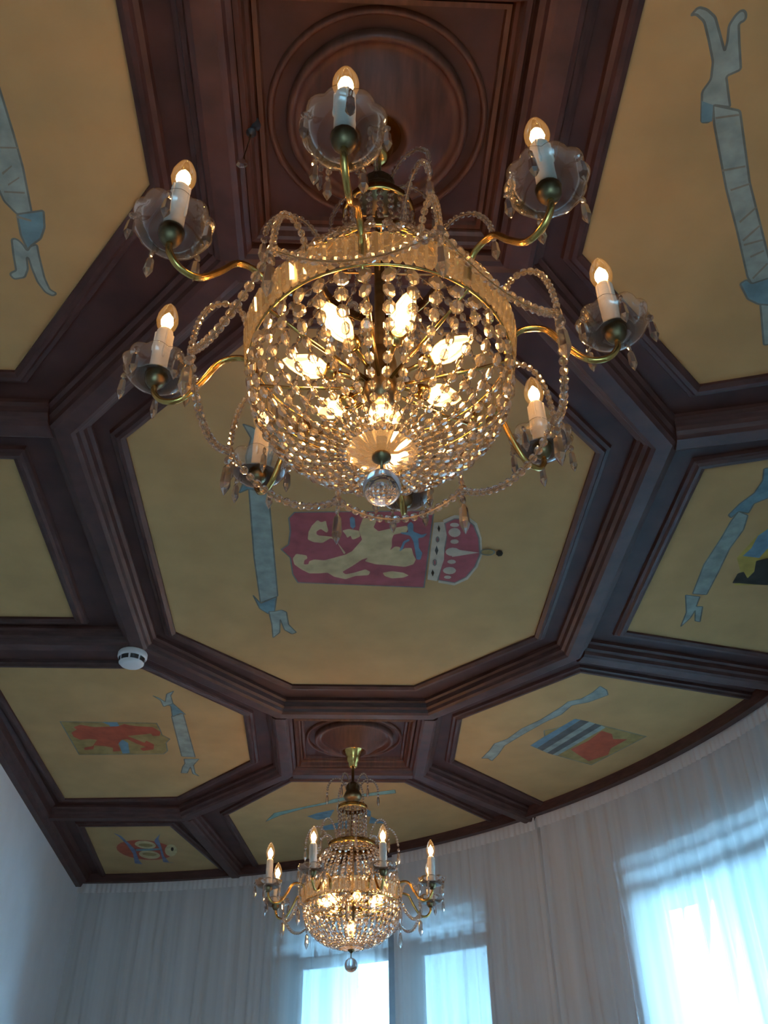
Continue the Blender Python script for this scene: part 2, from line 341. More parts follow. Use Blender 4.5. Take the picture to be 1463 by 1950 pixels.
('UL','ribbon','ink',[(-0.694,1.062),(-0.667,1.045),(-0.667,1.048),(-0.694,1.066)]),
('LL','shield','olive',[(-1.188,3.592),(-0.788,3.6),(-0.783,3.655),(-0.782,3.719),(-0.754,3.76),(-0.777,3.803),(-0.783,3.889),(-0.806,3.925),(-1.185,3.94)]),
('LL','shield','blue',[(-1.014,3.593),(-0.951,3.592),(-0.947,3.658),(-0.968,3.699),(-1.003,3.691),(-0.988,3.627)]),
('LL','shield','blue',[(-0.985,3.806),(-0.961,3.772),(-0.943,3.806),(-0.956,3.918),(-0.989,3.924)]),
('LL','lion','red',[(-1.144,3.646),(-1.112,3.622),(-1.057,3.644),(-0.956,3.634),(-0.925,3.61),(-0.901,3.625),(-0.862,3.633),(-0.81,3.639),(-0.784,3.687),(-0.794,3.728),(-0.824,3.728),(-0.827,3.704),(-0.856,3.713),(-0.898,3.722),(-0.933,3.731),(-0.899,3.771),(-0.871,3.804),(-0.86,3.779),(-0.832,3.821),(-0.843,3.873),(-0.892,3.891),(-0.902,3.865),(-0.871,3.847),(-0.907,3.814),(-0.939,3.764),(-0.968,3.773),(-0.991,3.824),(-0.99,3.893),(-1.027,3.902),(-1.019,3.858),(-1.05,3.842),(-1.097,3.834),(-1.109,3.877),(-1.149,3.887),(-1.147,3.861),(-1.105,3.843),(-1.071,3.774),(-1.103,3.767),(-1.146,3.776),(-1.166,3.743),(-1.167,3.702),(-1.136,3.67)]),
('LL','ribbon','rib',[(-0.715,3.529),(-0.663,3.505),(-0.668,3.958),(-0.728,3.95),(-0.721,3.718)]),
('LL','ribbon','ribd',[(-0.737,3.418),(-0.696,3.396),(-0.673,3.461),(-0.654,3.513),(-0.671,3.498),(-0.712,3.536),(-0.704,3.432)]),
('LL','ribbon','rib',[(-0.763,3.341),(-0.741,3.361),(-0.721,3.396),(-0.705,3.325),(-0.673,3.297),(-0.691,3.339),(-0.692,3.41),(-0.734,3.44),(-0.738,3.382)]),
('LL','ribbon','rib',[(-0.721,3.977),(-0.653,3.976),(-0.687,4.05),(-0.691,4.145),(-0.677,4.184),(-0.703,4.155),(-0.704,4.069),(-0.728,4.146),(-0.757,4.146),(-0.74,4.07),(-0.724,4.032)]),
('BL','emblem','red',[(-0.956,5.335),(-0.969,5.379),(-0.992,5.417),(-1.023,5.447),(-1.062,5.467),(-1.103,5.474),(-1.146,5.468),(-1.185,5.45),(-1.22,5.421),(-1.246,5.383),(-1.263,5.339),(-1.27,5.293),(-1.265,5.247),(-1.251,5.205),(-1.227,5.169),(-1.196,5.141),(-1.159,5.124),(-1.12,5.117),(-1.08,5.122),(-1.041,5.139),(-1.008,5.165),(-0.981,5.201),(-0.962,5.243),(-0.954,5.288)]),
('BL','emblem','cream',[(-1.039,5.218),(-1.048,5.243),(-1.065,5.261),(-1.086,5.269),(-1.109,5.267),(-1.13,5.254),(-1.145,5.233),(-1.153,5.207),(-1.152,5.18),(-1.142,5.156),(-1.126,5.139),(-1.105,5.13),(-1.083,5.132),(-1.062,5.145),(-1.047,5.165),(-1.039,5.191)]),
('BL','emblem','olive',[(-1.056,5.215),(-1.064,5.229),(-1.081,5.237),(-1.101,5.237),(-1.12,5.228),(-1.132,5.214),(-1.135,5.198),(-1.127,5.184),(-1.11,5.176),(-1.09,5.177),(-1.071,5.185),(-1.059,5.199)]),
('BL','emblem','cream',[(-1.043,5.397),(-1.053,5.425),(-1.07,5.445),(-1.092,5.455),(-1.116,5.453),(-1.137,5.44),(-1.153,5.416),(-1.16,5.387),(-1.159,5.356),(-1.149,5.329),(-1.131,5.309),(-1.11,5.3),(-1.087,5.302),(-1.066,5.315),(-1.05,5.338),(-1.042,5.366)]),
('BL','emblem','olive',[(-1.06,5.378),(-1.068,5.392),(-1.085,5.401),(-1.106,5.4),(-1.125,5.392),(-1.138,5.377),(-1.14,5.36),(-1.132,5.345),(-1.115,5.337),(-1.094,5.337),(-1.075,5.346),(-1.062,5.361)]),
('BL','emblem','cream',[(-0.932,5.297),(-0.942,5.344),(-0.957,5.383),(-0.974,5.405),(-0.99,5.405),(-1.001,5.383),(-1.005,5.345),(-1.002,5.297),(-0.992,5.251),(-0.977,5.213),(-0.96,5.193),(-0.944,5.193),(-0.933,5.213),(-0.929,5.25)]),
('BL','emblem','black',[(-0.948,5.274),(-0.954,5.3),(-0.962,5.311),(-0.966,5.3),(-0.965,5.274),(-0.959,5.248),(-0.951,5.237),(-0.946,5.248)]),
('BL','emblem','violet',[(-1.235,4.997),(-1.202,5.046),(-1.185,5.155),(-1.167,5.276),(-1.178,5.482),(-1.17,5.556),(-1.213,5.54),(-1.191,5.354),(-1.199,5.185),(-1.218,5.054)]),
('BL','emblem','violet',[(-1.03,5.11),(-0.985,5.011),(-1.007,5.095),(-1.012,5.244),(-1.021,5.4),(-1.008,5.514),(-0.975,5.53),(-1.043,5.514),(-1.026,5.267),(-1.036,5.146)]),
('BL','emblem','ribd',[(-1.162,5.273),(-1.024,5.259),(-1.027,5.29),(-1.166,5.31)]),
('LR','ribbon','rib',[(1.02,3.219),(1.054,3.252),(1.071,3.297),(1.006,3.363),(0.943,3.394),(0.917,3.48),(0.852,3.571),(0.792,3.677),(0.725,3.803),(0.711,3.904),(0.692,3.979),(0.67,3.949),(0.64,3.95),(0.664,3.861),(0.676,3.783),(0.726,3.733),(0.772,3.624),(0.839,3.532),(0.903,3.407),(0.92,3.359),(0.968,3.334),(1.002,3.276)]),
('LR','shield','olive',[(0.987,3.523),(1.337,3.694),(1.166,4.017),(0.939,3.885),(0.842,3.801),(0.887,3.703),(0.873,3.642),(0.937,3.608)]),
('LR','shield','blue',[(0.842,3.801),(0.887,3.703),(0.981,3.523),(1.01,3.529),(0.876,3.829)]),
('LR','shield','slate',[(0.876,3.829),(1.011,3.531),(1.05,3.547),(0.907,3.857)]),
('LR','shield','rib',[(0.907,3.857),(1.05,3.547),(1.08,3.566),(0.932,3.878)]),
('LR','shield','slate',[(0.932,3.878),(1.08,3.566),(1.112,3.585),(0.96,3.9)]),
('LR','shield','rib',[(0.96,3.9),(1.112,3.585),(1.134,3.604),(0.985,3.907)]),
('LR','lion','red',[(1.031,3.84),(1.091,3.74),(1.125,3.637),(1.178,3.67),(1.197,3.724),(1.261,3.723),(1.21,3.823),(1.216,3.895),(1.143,3.971),(1.079,3.898)]),
('MR','ribbon','rib',[(1.171,2.082),(1.206,2.1),(1.219,2.173),(1.211,2.27),(1.22,2.407),(1.226,2.542),(1.176,2.537),(1.158,2.363),(1.165,2.209),(1.165,2.13)]),
('MR','ribbon','ribd',[(1.146,2.101),(1.161,2.045),(1.186,1.994),(1.189,1.936),(1.173,1.885),(1.188,1.881),(1.237,2.015),(1.204,2.043),(1.204,2.09),(1.171,2.082),(1.16,2.115)]),
('MR','ribbon','rib',[(1.154,2.544),(1.207,2.554),(1.214,2.617),(1.237,2.616),(1.261,2.719),(1.241,2.713),(1.219,2.642),(1.218,2.694),(1.202,2.754),(1.192,2.656)]),
('MR','shield','gold',[(1.252,2.322),(1.274,2.196),(1.291,2.16),(1.377,2.143),(1.566,2.157),(1.711,2.469),(1.298,2.48),(1.294,2.405)]),
('MR','shield','blue',[(1.267,2.311),(1.279,2.268),(1.275,2.201),(1.293,2.165),(1.353,2.159),(1.376,2.213),(1.332,2.267),(1.324,2.32)]),
('MR','beast','black',[(1.288,2.468),(1.286,2.41),(1.302,2.399),(1.329,2.438),(1.337,2.398),(1.32,2.337),(1.352,2.32),(1.445,2.344),(1.489,2.262),(1.575,2.313),(1.592,2.425),(1.5,2.48),(1.382,2.475),(1.314,2.468)]),
('B','ribbon','teal',[(-0.4,4.811),(-0.347,4.68),(-0.087,4.527),(-0.043,4.478),(0.102,4.405),(0.262,4.344),(0.269,4.391),(0.112,4.44),(-0.035,4.526),(-0.194,4.614),(-0.322,4.718)]),
('B','shield','blue',[(-0.179,4.729),(-0.124,4.677),(-0.035,4.625),(-0.062,4.754),(-0.126,4.781)]),
('B','shield','blue',[(-0.109,4.889),(0.038,4.779),(0.04,4.915),(-0.091,4.944)]),
('B','shield','blue',[(0.106,4.573),(0.153,4.648),(0.155,4.725),(0.11,4.726)]),
('B','shield','blue',[(0.155,4.725),(0.242,4.831),(0.149,4.832)])]
# ------------------------------------------------------------------ the room
YB = -5.2                                                # back wall, behind the camera
ZC = 3.20                                                # ceiling boards
def lw(y): return -1.488 - 0.051 * (y - 3.81)            # the left wall runs slightly askew
R_IN, R_OUT, A_END = 3.60, 3.73, -8.0
xr = arc_pt(R_IN, A_END)[0]; yr = arc_pt(R_IN, A_END)[1]
arc_in = [arc_pt(R_IN, a) for a in [A_END + (90.0 - A_END) * i / 60 for i in range(61)]]
outline = [(lw(YB), YB), (xr, YB)] + arc_in + [(lw(5.97), 5.97)]
floor = MB().add(*slab(outline, -0.08, 0.0), 'floor').build('floor', kind='structure')
ceiling = MB().add(*slab(outline, ZC, ZC + 0.08), 'wood').build('ceiling', kind='structure')
# left wall
ya, yb = YB, 6.1
v = [(lw(ya), ya), (lw(yb), yb), (lw(yb) - 0.2, yb), (lw(ya) - 0.2, ya)]
MB().add(*slab(v, -0.08, ZC + 0.08), 'plaster').build('wall_left', kind='structure')
# rounded window wall: piers, sills and heads around three openings
OPEN = [(57.8, 68.4), (48.0, 56.4), (8.0, 32.9)]
WZ0, WZ1 = 0.75, 2.875
wb = MB(); cur = 90.6
for a0, a1 in OPEN:
    wb.add(*arc_block(cur, a1, -0.08, ZC + 0.08, R_IN, R_OUT), 'plaster')
    wb.add(*arc_block(a1, a0, -0.08, WZ0, R_IN, R_OUT), 'plaster')
    wb.add(*arc_block(a1, a0, WZ1, ZC + 0.08, R_IN, R_OUT), 'plaster'); cur = a0
wb.add(*arc_block(cur, A_END, -0.08, ZC + 0.08, R_IN, R_OUT), 'plaster')
wb.build('wall_window', kind='structure')
rb = MB()
rb.add(*box(xr, xr + 0.2, YB, yr + 0.1, -0.08, ZC + 0.08), 'plaster')
rb.build('wall_right', kind='structure')
bw = MB(); xl = lw(YB) - .2
bw.add(*box(xl, xr + .2, YB - .2, YB, 1.55, ZC + .08), 'plaster'); bw.add(*box(xl, -0.8, YB - .2, YB, -.08, 1.55), 'plaster'); bw.add(*box(1.2, xr + .2, YB - .2, YB, -.08, 1.55), 'plaster')  # unseen opening, added so daylight reaches the far curtains
bw.build('wall_back', kind='structure')
MB().add(*box(-40, 40, -40, 40, -.62, -.60), 'paving').build('ground', kind='structure')  # unseen ground, added to cut sky light from below the horizon
# eave added outside to block the sky behind the transom lights
MB().add(*arc_block(80, 2, 2.82, 2.93, R_OUT + 0.01, R_OUT + 0.62), 'render_wall').build('trim_1', kind='structure')
# windows: frame, transom light above, casement below, glazing bars and panes
def window(idx, a0, a1, bars, mull):
    root = bpy.data.objects.new('window_%d' % idx, None); COL.objects.link(root); root['kind'] = 'structure'
    Ra, Rb = 3.615, 3.675
    fr = MB(); d = 0.85
    fr.add(*arc_block(a1, a1 - d, WZ0, WZ1, Ra, Rb), 'frame'); fr.add(*arc_block(a0 + d, a0, WZ0, WZ1, Ra, Rb), 'frame')
    fr.add(*arc_block(a1 - d, a0 + d, WZ0, WZ0 + .06, Ra, Rb), 'frame'); fr.add(*arc_block(a1 - d, a0 + d, WZ1 - .05, WZ1, Ra, Rb), 'frame')
    fr.build('window_frame', root)
    MB().add(*arc_block(a1 - d, a0 + d, 2.665, 2.715, Ra - .01, Rb + .01), 'frame').build('transom', root)
    for a in mull: MB().add(*arc_block(a + .45, a - .45, WZ0 + .06, 2.665, Ra, Rb), 'frame').build('mullion', root)
    for k in range(1, bars):
        a = a0 + d + (a1 - a0 - 2 * d) * k / bars
        MB().add(*arc_block(a + .13, a - .13, 2.715, WZ1 - .05, Ra + .01, Rb - .01), 'frame').build('glazing_bar', root)
    MB().add(*arc_block(a1 - d, a0 + d, 2.765, 2.777, Ra + .01, Rb - .01), 'frame').build('glazing_bar', root)
    MB().add(*arc_block(a1 - d, a0 + d, 1.60, 1.62, Ra + .01, Rb - .01), 'frame').build('glazing_bar', root)
    MB().add(*arc_block(a1 - d, a0 + d, WZ0 + .06, 2.665, 3.643, 3.649), 'pane').build('window_pane', root)
    MB().add(*arc_block(a1 - d, a0 + d, 2.715, WZ1 - .05, 3.643, 3.649), 'pane').build('window_pane', root)
    return root
window(1, 57.8, 68.4, 6, [])
window(2, 48.0, 56.4, 5, [])
window(3, 8.0, 32.9, 10, [20.3])

# ------------------------------------------------------------------ coffered ceiling
BEAM = [(-.060, 0), (-.060, -.012), (-.050, -.017), (-.046, -.033), (-.036, -.039), (-.031, -.050), (-.020, -.056), (.020, -.056),
        (.031, -.050), (.036, -.039), (.046, -.033), (.050, -.017), (.060, -.012), (.060, 0)]
BEAM = [(o, z + ZC) for o, z in BEAM]
def beams(path, closed=False):
    n = len(path); rows = [offset_path(path, o, closed) for o, z in BEAM]; k = len(BEAM)
    for i in range(n if closed else n - 1):
        j = (i + 1) % n; v = []
        for e in (i, j): v += [(rows[q][e].x, rows[q][e].y, BEAM[q][1]) for q in range(k)]
        f = [(q, q + 1, q + 1 + k, q + k) for q in range(k - 1)] + [tuple(reversed(range(k))), tuple(range(k, 2 * k))]
        MB().add(v, f, 'beam').build('beam', ceiling)
X = lambda d: 0.05 + d
LU, LD, BL_, BR_, RD, RU, TR_, TL_ = (-.735, 1.74), (-.735, 2.89), (-.257, 3.415), (.357, 3.415), (.838, 2.90), (.838, 1.75), (.357, 1.225), (-.257, 1.225)
beams([LU, LD, BL_, BR_, RD, RU, TR_, TL_], True)
arc_hit = lambda R, a: arc_pt(R, a)
S2L, S2R, S1L, S1R = (-.257, 4.055), (.357, 4.055), (-.257, .585), (.357, .585)
PL, PR = (-.80, 4.645), (.953, 4.64)
beams([(BL_[0], BL_[1] + .03), S2L, PL, (lw(4.64), 4.645)])
beams([(BR_[0], BR_[1] + .03), S2R, (.99, 4.68)])
beams([(S2L[0] + .03, 4.055), (S2R[0] - .03, 4.055)])
beams([(-.795, 4.665), (-.628, 5.66)])
beams([(LD[0] - .03, 2.87), (lw(2.87), 2.87)]); beams([(LU[0] - .03, 1.74), (lw(1.74), 1.735)])
beams([(RD[0] + .03, 2.91), (1.78, 3.155)]); beams([(RU[0] + .03, 1.74), (xr, 1.49)])
beams([(TL_[0], 1.195), S1L, (-.80, -.01), (lw(0), -.01)]); beams([(TR_[0], 1.195), S1R, (.953, -.01), (xr, -.25)])
beams([(S1L[0] + .03, .585), (S1R[0] - .03, .585)])
# the wooden border along the walls
MB().add(*arc_block(90.4, A_END, ZC - .052, ZC, 3.383, 3.418), 'beam').build('trim_2', kind='structure')
v, f = sweep([(lw(YB) + .03, YB), (lw(5.74) + .03, 5.74)], [(.03, ZC - .085), (-.0, ZC - .085), (-.012, ZC - .06), (-.028, ZC - .05), (-.034, ZC - .02), (-.05, ZC), (.03, ZC)], False)
MB().add(v, f, 'beam').build('trim_3', kind='structure')

def arc_pts(R, p, q, n=14):
    a0 = math.atan2(p[1] - CC[1], p[0] - CC[0]); a1 = math.atan2(q[1] - CC[1], q[0] - CC[0])
    return [(CC[0] + R * cos(a0 + (a1 - a0) * i / n), CC[1] + R * sin(a0 + (a1 - a0) * i / n)) for i in range(n + 1)]
PANELS = dict(                                            # outline, and whether the last side is the round wall
    C=([(-.605, 1.805), (-.614, 2.84), (-.206, 3.242), (.282, 3.242), (.699, 2.832), (.69, 1.82), (.282, 1.40), (-.206, 1.40)], False),
    UL=([(-.396, 1.055), (-.815, 1.587), (-1.34, 1.587), (-1.30, .16), (-.80, .16), (-.398, .63)], False),
    UR=([(.488, 1.19), (.882, 1.58), (1.75, 1.345), (1.75, -.02), (.93, .16), (.483, .63)], False),
    ML=([(-.90, 1.89), (-.926, 2.755), (-1.37, 2.76), (-1.33, 1.89)], False),
    LL=([(-1.36, 3.09), (-.76, 3.09), (-.402, 3.496), (-.409, 3.99), (-.811, 4.466), (-1.388, 4.498)], False),
    MR=([(1.655, 1.69), (.989, 1.875), (1.0, 2.795), (1.60, 2.95)], True),
    LR=([(1.69, 3.312), (.91, 3.084), (.489, 3.513), (.503, 3.97), (1.03, 4.52)], True),
    B=([(.81, 4.785), (.30, 4.215), (-.242, 4.215), (-.60, 4.69), (-.497, 5.58)], True),
    BL=([(-.706, 5.652), (-.905, 4.846), (-1.378, 4.868), (-1.44, 5.78)], True))
PNAME = dict(C='large octagonal ochre panel painted with a crimson lion shield, crown and pale blue ribbon', UL='upper left ochre panel with one pale ribbon',
             UR='upper right ochre panel with a long pale blue ribbon', ML='plain ochre panel at the left edge', LL='ochre panel with a red lion on a gold shield and ribbon',
             MR='ochre panel at the right edge with ribbon and black beast on gold', LR='ochre panel with a red and blue striped shield and ribbon',
             B='ochre panel behind the far chandelier with washed out blue ribbon', BL='small ochre panel with round emblem in the far left corner')
MOULD = [(-.012, -.002), (-.012, -.013), (.000, -.020), (.010, -.020), (.016, -.012), (.026, -.010), (.030, 0.0)]
panel_obj = {}
for key, (pts, rnd) in PANELS.items():
    A = sum(pts[i][0] * pts[(i + 1) % len(pts)][1] - pts[(i + 1) % len(pts)][0] * pts[i][1] for i in range(len(pts)))
    full = pts + arc_pts(3.392, pts[-1], pts[0]) if rnd else pts
    po = MB().add(*slab(full, ZC - .005, ZC + .002), 'canvas').build('painted_panel', ceiling); po['label'] = PNAME[key]
    panel_obj[key] = po
    sgn = -1 if A > 0 else 1                              # moulding lies outside the canvas edge
    path = pts if sgn > 0 else list(reversed(pts))
    v, f = sweep(path, [(o, ZC + z) for o, z in MOULD], not rnd)
    MB().add(v, f, 'beam').build('panel_moulding', po)
groups = {}
for panel, part, colr, pts in PAINT: groups.setdefault((panel, part), []).append((colr, pts))
lvl = dict(C=0, UL=0, UR=0, ML=0, LL=0, MR=0, LR=0, B=0, BL=0)
for (panel, part), items in groups.items():
    mb = MB()
    for colr, pts in items:
        if part in ('lion', 'beast', 'sword', 'ribbon', 'emblem') and colr != 'ink' and len(pts) > 4: pts = soften(soften(pts, .003), .0012)
        lvl[panel] += 1; z = ZC - .0052 - .00012 * lvl[panel]
        mb.add(*flat(pts, z), 'paint_' + colr)
        if colr in ('rib', 'ribd', 'crim', 'olive', 'teal') and len(pts) > 4 and part != 'emblem':
            n = len(pts); wd = .0022; ring = []
            o1 = offset_path(pts, wd, True); o2 = offset_path(pts, -wd, True)
            vv = [(p.x, p.y, z - .00006) for p in o1] + [(p.x, p.y, z - .00006) for p in o2]
            mb.add(vv, [(i, (i + 1) % n, (i + 1) % n + n, i + n) for i in range(n)], 'paint_line')
    mb.build(part, panel_obj[panel])

# carved square coffers with a turned rosette, one for each chandelier
def rosette(cx, cyy):
    h = .25; sq = [(cx - h, cyy - h), (cx + h, cyy - h), (cx + h, cyy + h), (cx - h, cyy + h)]
    v, f = sweep(sq, [(-.004, ZC), (-.004, ZC - .036), (.006, ZC - .040), (.010, ZC - .034), (.014, ZC - .020), (.020, ZC - .014), (.024, ZC)], True)
    fr = MB().add(v, f, 'redwood').build('coffer_frame', ceiling)
    h2 = .221
    sq = [(cx - h2, cyy - h2), (cx + h2, cyy - h2), (cx + h2, cyy + h2), (cx - h2, cyy + h2)]
    MB().add(*sweep(sq, [(-.005, ZC), (-.004, ZC - .010), (.005, ZC - .010), (.008, ZC)], True), 'redwood').build('inner_moulding', fr)
    T = Matrix.Translation((cx, cyy, ZC))
    MB().add(*lathe([(.197, 0), (.199, -.009), (.204, -.012), (.209, -.009), (.211, 0)], 64, False), 'redwood', True, T).build('outer_ring', ceiling)
    MB().add(*lathe([(.172, 0), (.172, -.020), (.165, -.026), (.157, -.020), (.154, -.008), (.140, -.014), (.118, -.030), (.088, -.054), (.066, -.066), (.058, -.072), (.052, -.070), (.049, -.056), (.0001, -.056)], 64, False), 'redwood', True, T).build('rosette', ceiling)
C1 = (.045, .905); C2 = (.047, 3.745)
rosette(*C1); rosette(.05, 3.735)
# ------------------------------------------------------------------ crystal pieces (shared meshes)
def gem(n=8, rt=.60, t=.40):
    """flat cut bead: octagonal girdle, two tables; long axis z, faces along y, unit size"""
    v = []; f = []
    for rr, y in ((rt, t), (1.0, .10), (1.0, -.10), (rt, -t)):
        for k in range(n): a = 2 * PI * (k + .5) / n; v.append((.43 * rr * sin(a), y * .5, .5 * rr * cos(a)))
    for i in range(3):
        for k in range(n): a = i * n + k; b = i * n + (k + 1) % n; f.append((a, b, b + n, a + n))
    f.append(tuple(reversed(range(n)))); f.append(tuple(range(3 * n, 4 * n))); return v, f
def round_bead(n=8):
    return lathe([(.12, -.5), (.40, -.32), (.5, 0), (.40, .32), (.12, .5)], n)
def spear(n=6):
    """icicle pendant hanging from z=0, unit length, with a small bead on top"""
    v, f = lathe([(.03, -.26), (.085, -.36), (.11, -.74), (.07, -.86), (.004, -1.0)], n)
    v2, f2 = gem(); v2 = [(x * .22, y * .22, z * .22 - .13) for x, y, z in v2]; o = len(v)
    return v + v2, f + [tuple(i + o for i in q) for q in f2]
def prism():
    """upright cut bar of the ring band, unit height"""
    v = []; f = []
    for z, s in ((-.5, .55), (-.38, 1.0), (.38, 1.0), (.5, .55)):
        for x, y in ((-.5, -.15), (-.28, -.5), (.28, -.5), (.5, -.15), (.5, .15), (-.5, .15)): v.append((x * s * .265, y * s * .17, z))
    for i in range(3):
        for k in range(6): a = i * 6 + k; b = i * 6 + (k + 1) % 6; f.append((a, b, b + 6, a + 6))
    f.append(tuple(reversed(range(6)))); f.append(tuple(range(18, 24))); return v, f
GEM, RND, SPR, PRS = gem(), round_bead(), spear(), prism()
def tmesh(g, name, mt='crystal'): return MB().add(*g, mt).mesh(name)
ME_GEM, ME_RND, ME_SPR, ME_PRS = tmesh(GEM, 'crystal_bead'), tmesh(RND, 'round_bead'), tmesh(SPR, 'pendant'), tmesh(PRS, 'prism', 'prism')
def polar(r, a, z): return Vector((r * cos(a), r * sin(a), z))
def frame_at(p, t, out, s):
    """bead placed at p, long axis along t, face towards out"""
    z = t.normalized(); y = (out - z * out.dot(z)); y = y.normalized() if y.length > 1e-5 else z.orthogonal().normalized(); x = y.cross(z)
    mx = Matrix((x * s, y * s, z * s)).transposed().to_4x4(); mx.translation = p; return mx
def rotz(a): return Matrix.Rotation(a, 4, 'Z')

# shared arm pieces (arm along +x)
arm_path = spline([(.183, 0, -.632), (.192, 0, -.603), (.212, 0, -.585), (.243, 0, -.590), (.266, 0, -.626), (.293, 0, -.660), (.320, 0, -.662), (.337, 0, -.644), (.340, 0, -.624)], 5)
RA = .340
DZ = -.025; TA = Matrix.Translation((RA, 0, DZ))
b = MB(); b.add(*tube(arm_path, .0048, 8), 'brass', True)
b.add(*lathe([(.004, -.604), (.011, -.600), (.015, -.592), (.017, -.580), (.015, -.577), (.011, -.577)], 14), 'darkbrass', True, TA)
ME_ARM = b.mesh('candle_arm')
def dish_mesh():
    v = []; f = []; n = 60
    rows = [(.012, -.583, 0), (.026, -.5865, 0), (.040, -.584, .15), (.049, -.576, .7), (.054, -.566, 1), (.0545, -.5645, 1), (.0535, -.5645, 1), (.048, -.574, .7), (.039, -.582, .15), (.026, -.5845, 0), (.012, -.581, 0)]
    for r, z, s in rows:
        for k in range(n):
            a = 2 * PI * k / n; w = abs(cos(a * 5)); v.append((RA + (r - .004 * s * (1 - w)) * cos(a), (r - .004 * s * (1 - w)) * sin(a), z + DZ + .003 * s * w))
    for i in range(len(rows) - 1):
        for k in range(n): p = i * n + k; q = i * n + (k + 1) % n; f.append((p, q, q + n, p + n))
    return v, f
ME_PAN = MB().add(*dish_mesh(), 'pan', True).mesh('drip_pan')
cp = [(.0125, -.578), (.0135, -.570), (.0132, -.545), (.0137, -.520), (.0131, -.495), (.0128, -.484), (.0105, -.480)]
b = MB().add(*lathe(cp, 16), 'candle', True, TA)
for a_, zt, ln in ((.4, -.487, .040), (2.3, -.486, .062), (3.6, -.488, .028), (5.1, -.486, .05)):   # wax drips
    b.add(*lathe([(.0008, .002), (.0022, 0), (.0020, -.6 * ln), (.0030, -.85 * ln), (.0022, -ln), (.0004, -ln - .002)], 8), 'candle', True, TA @ Matrix.Translation((.0128 * cos(a_), .0128 * sin(a_), zt)))
ME_CAN = b.mesh('candle_tube')
bp = [(.0085, 0), (.0105, .004), (.0150, .012), (.0172, .022), (.0165, .033), (.0138, .043), (.0098, .054), (.0048, .061), (.0010, .066)]
ME_BULB = MB().add(*lathe([(r, z - .480) for r, z in bp], 16), 'bulb', True, TA).mesh('bulb')
fp = [(.0015, .008), (.0080, .013), (.0102, .021), (.0084, .030), (.0040, .038), (.001, .043)]
ME_FIL = MB().add(*lathe([(r, z - .480) for r, z in fp], 10), 'filament', True, TA).mesh('filament')
# inner lamps, pointing along +x from the hub
QY = Matrix.Rotation(rad(74), 4, 'Y')
IN = Matrix.Translation((.078, 0, -.648)) @ QY
b = MB(); b.add(*tube([(.012, 0, -.664), (.050, 0, -.656), (.080, 0, -.648)], .0042, 6), 'brass', True)
b.add(*lathe([(.010, -.016), (.0125, -.012), (.0125, .0)], 12), 'brass', True, IN); ME_HOLD = b.mesh('lamp_holder')
ME_IB = MB().add(*lathe(bp, 16), 'inner_bulb', True, IN).mesh('bulb'); ME_IF = MB().add(*lathe(fp, 10), 'filament', True, IN).mesh('filament')
DN = Matrix.Translation((0, 0, -.705)) @ Matrix.Rotation(PI, 4, 'X')
ME_DB = MB().add(*lathe(bp, 16), 'inner_bulb', True, DN).mesh('bulb'); ME_DF = MB().add(*lathe(fp, 10), 'filament', True, DN).mesh('filament')

def bead_line(path, size, wire=.0006):
    """wire and small round beads as one strung piece"""
    mb = MB(); mb.add(*tube(path, wire, 4), 'wire')
    for p, t, u in resample(path, size * 1.02):
        mb.add(*RND, 'crystal', False, frame_at(p, t, Vector((p.x, p.y, 0.01)), size))
    return mb
MID = [(.095, 0, -.412), (.108, 0, -.372), (.135, 0, -.345), (.165, 0, -.352), (.184, 0, -.385), (.190, 0, -.420)]
RIM = [(.196, 0, -.606), (.208, 0, -.576), (.230, 0, -.566), (.252, 0, -.582), (.264, 0, -.620), (.268, 0, -.668)]
TOP = [(.016, 0, -.225), (.030, 0, -.170), (.055, 0, -.140), (.085, 0, -.142), (.104, 0, -.168), (.108, 0, -.195)]
ME_MID = bead_line(spline(MID, 6), .0105).mesh('bead_spray')
ME_RIM = bead_line(spline(RIM, 6), .0105).mesh('bead_spray')
ME_TOP = bead_line(spline(TOP, 6), .0100).mesh('bead_spray')
def pend(parent, p, size, name='pendant', yaw=0):
    return link(ME_SPR, name, parent, Matrix.Translation(p) @ rotz(yaw) @ Matrix.Scale(size, 4))

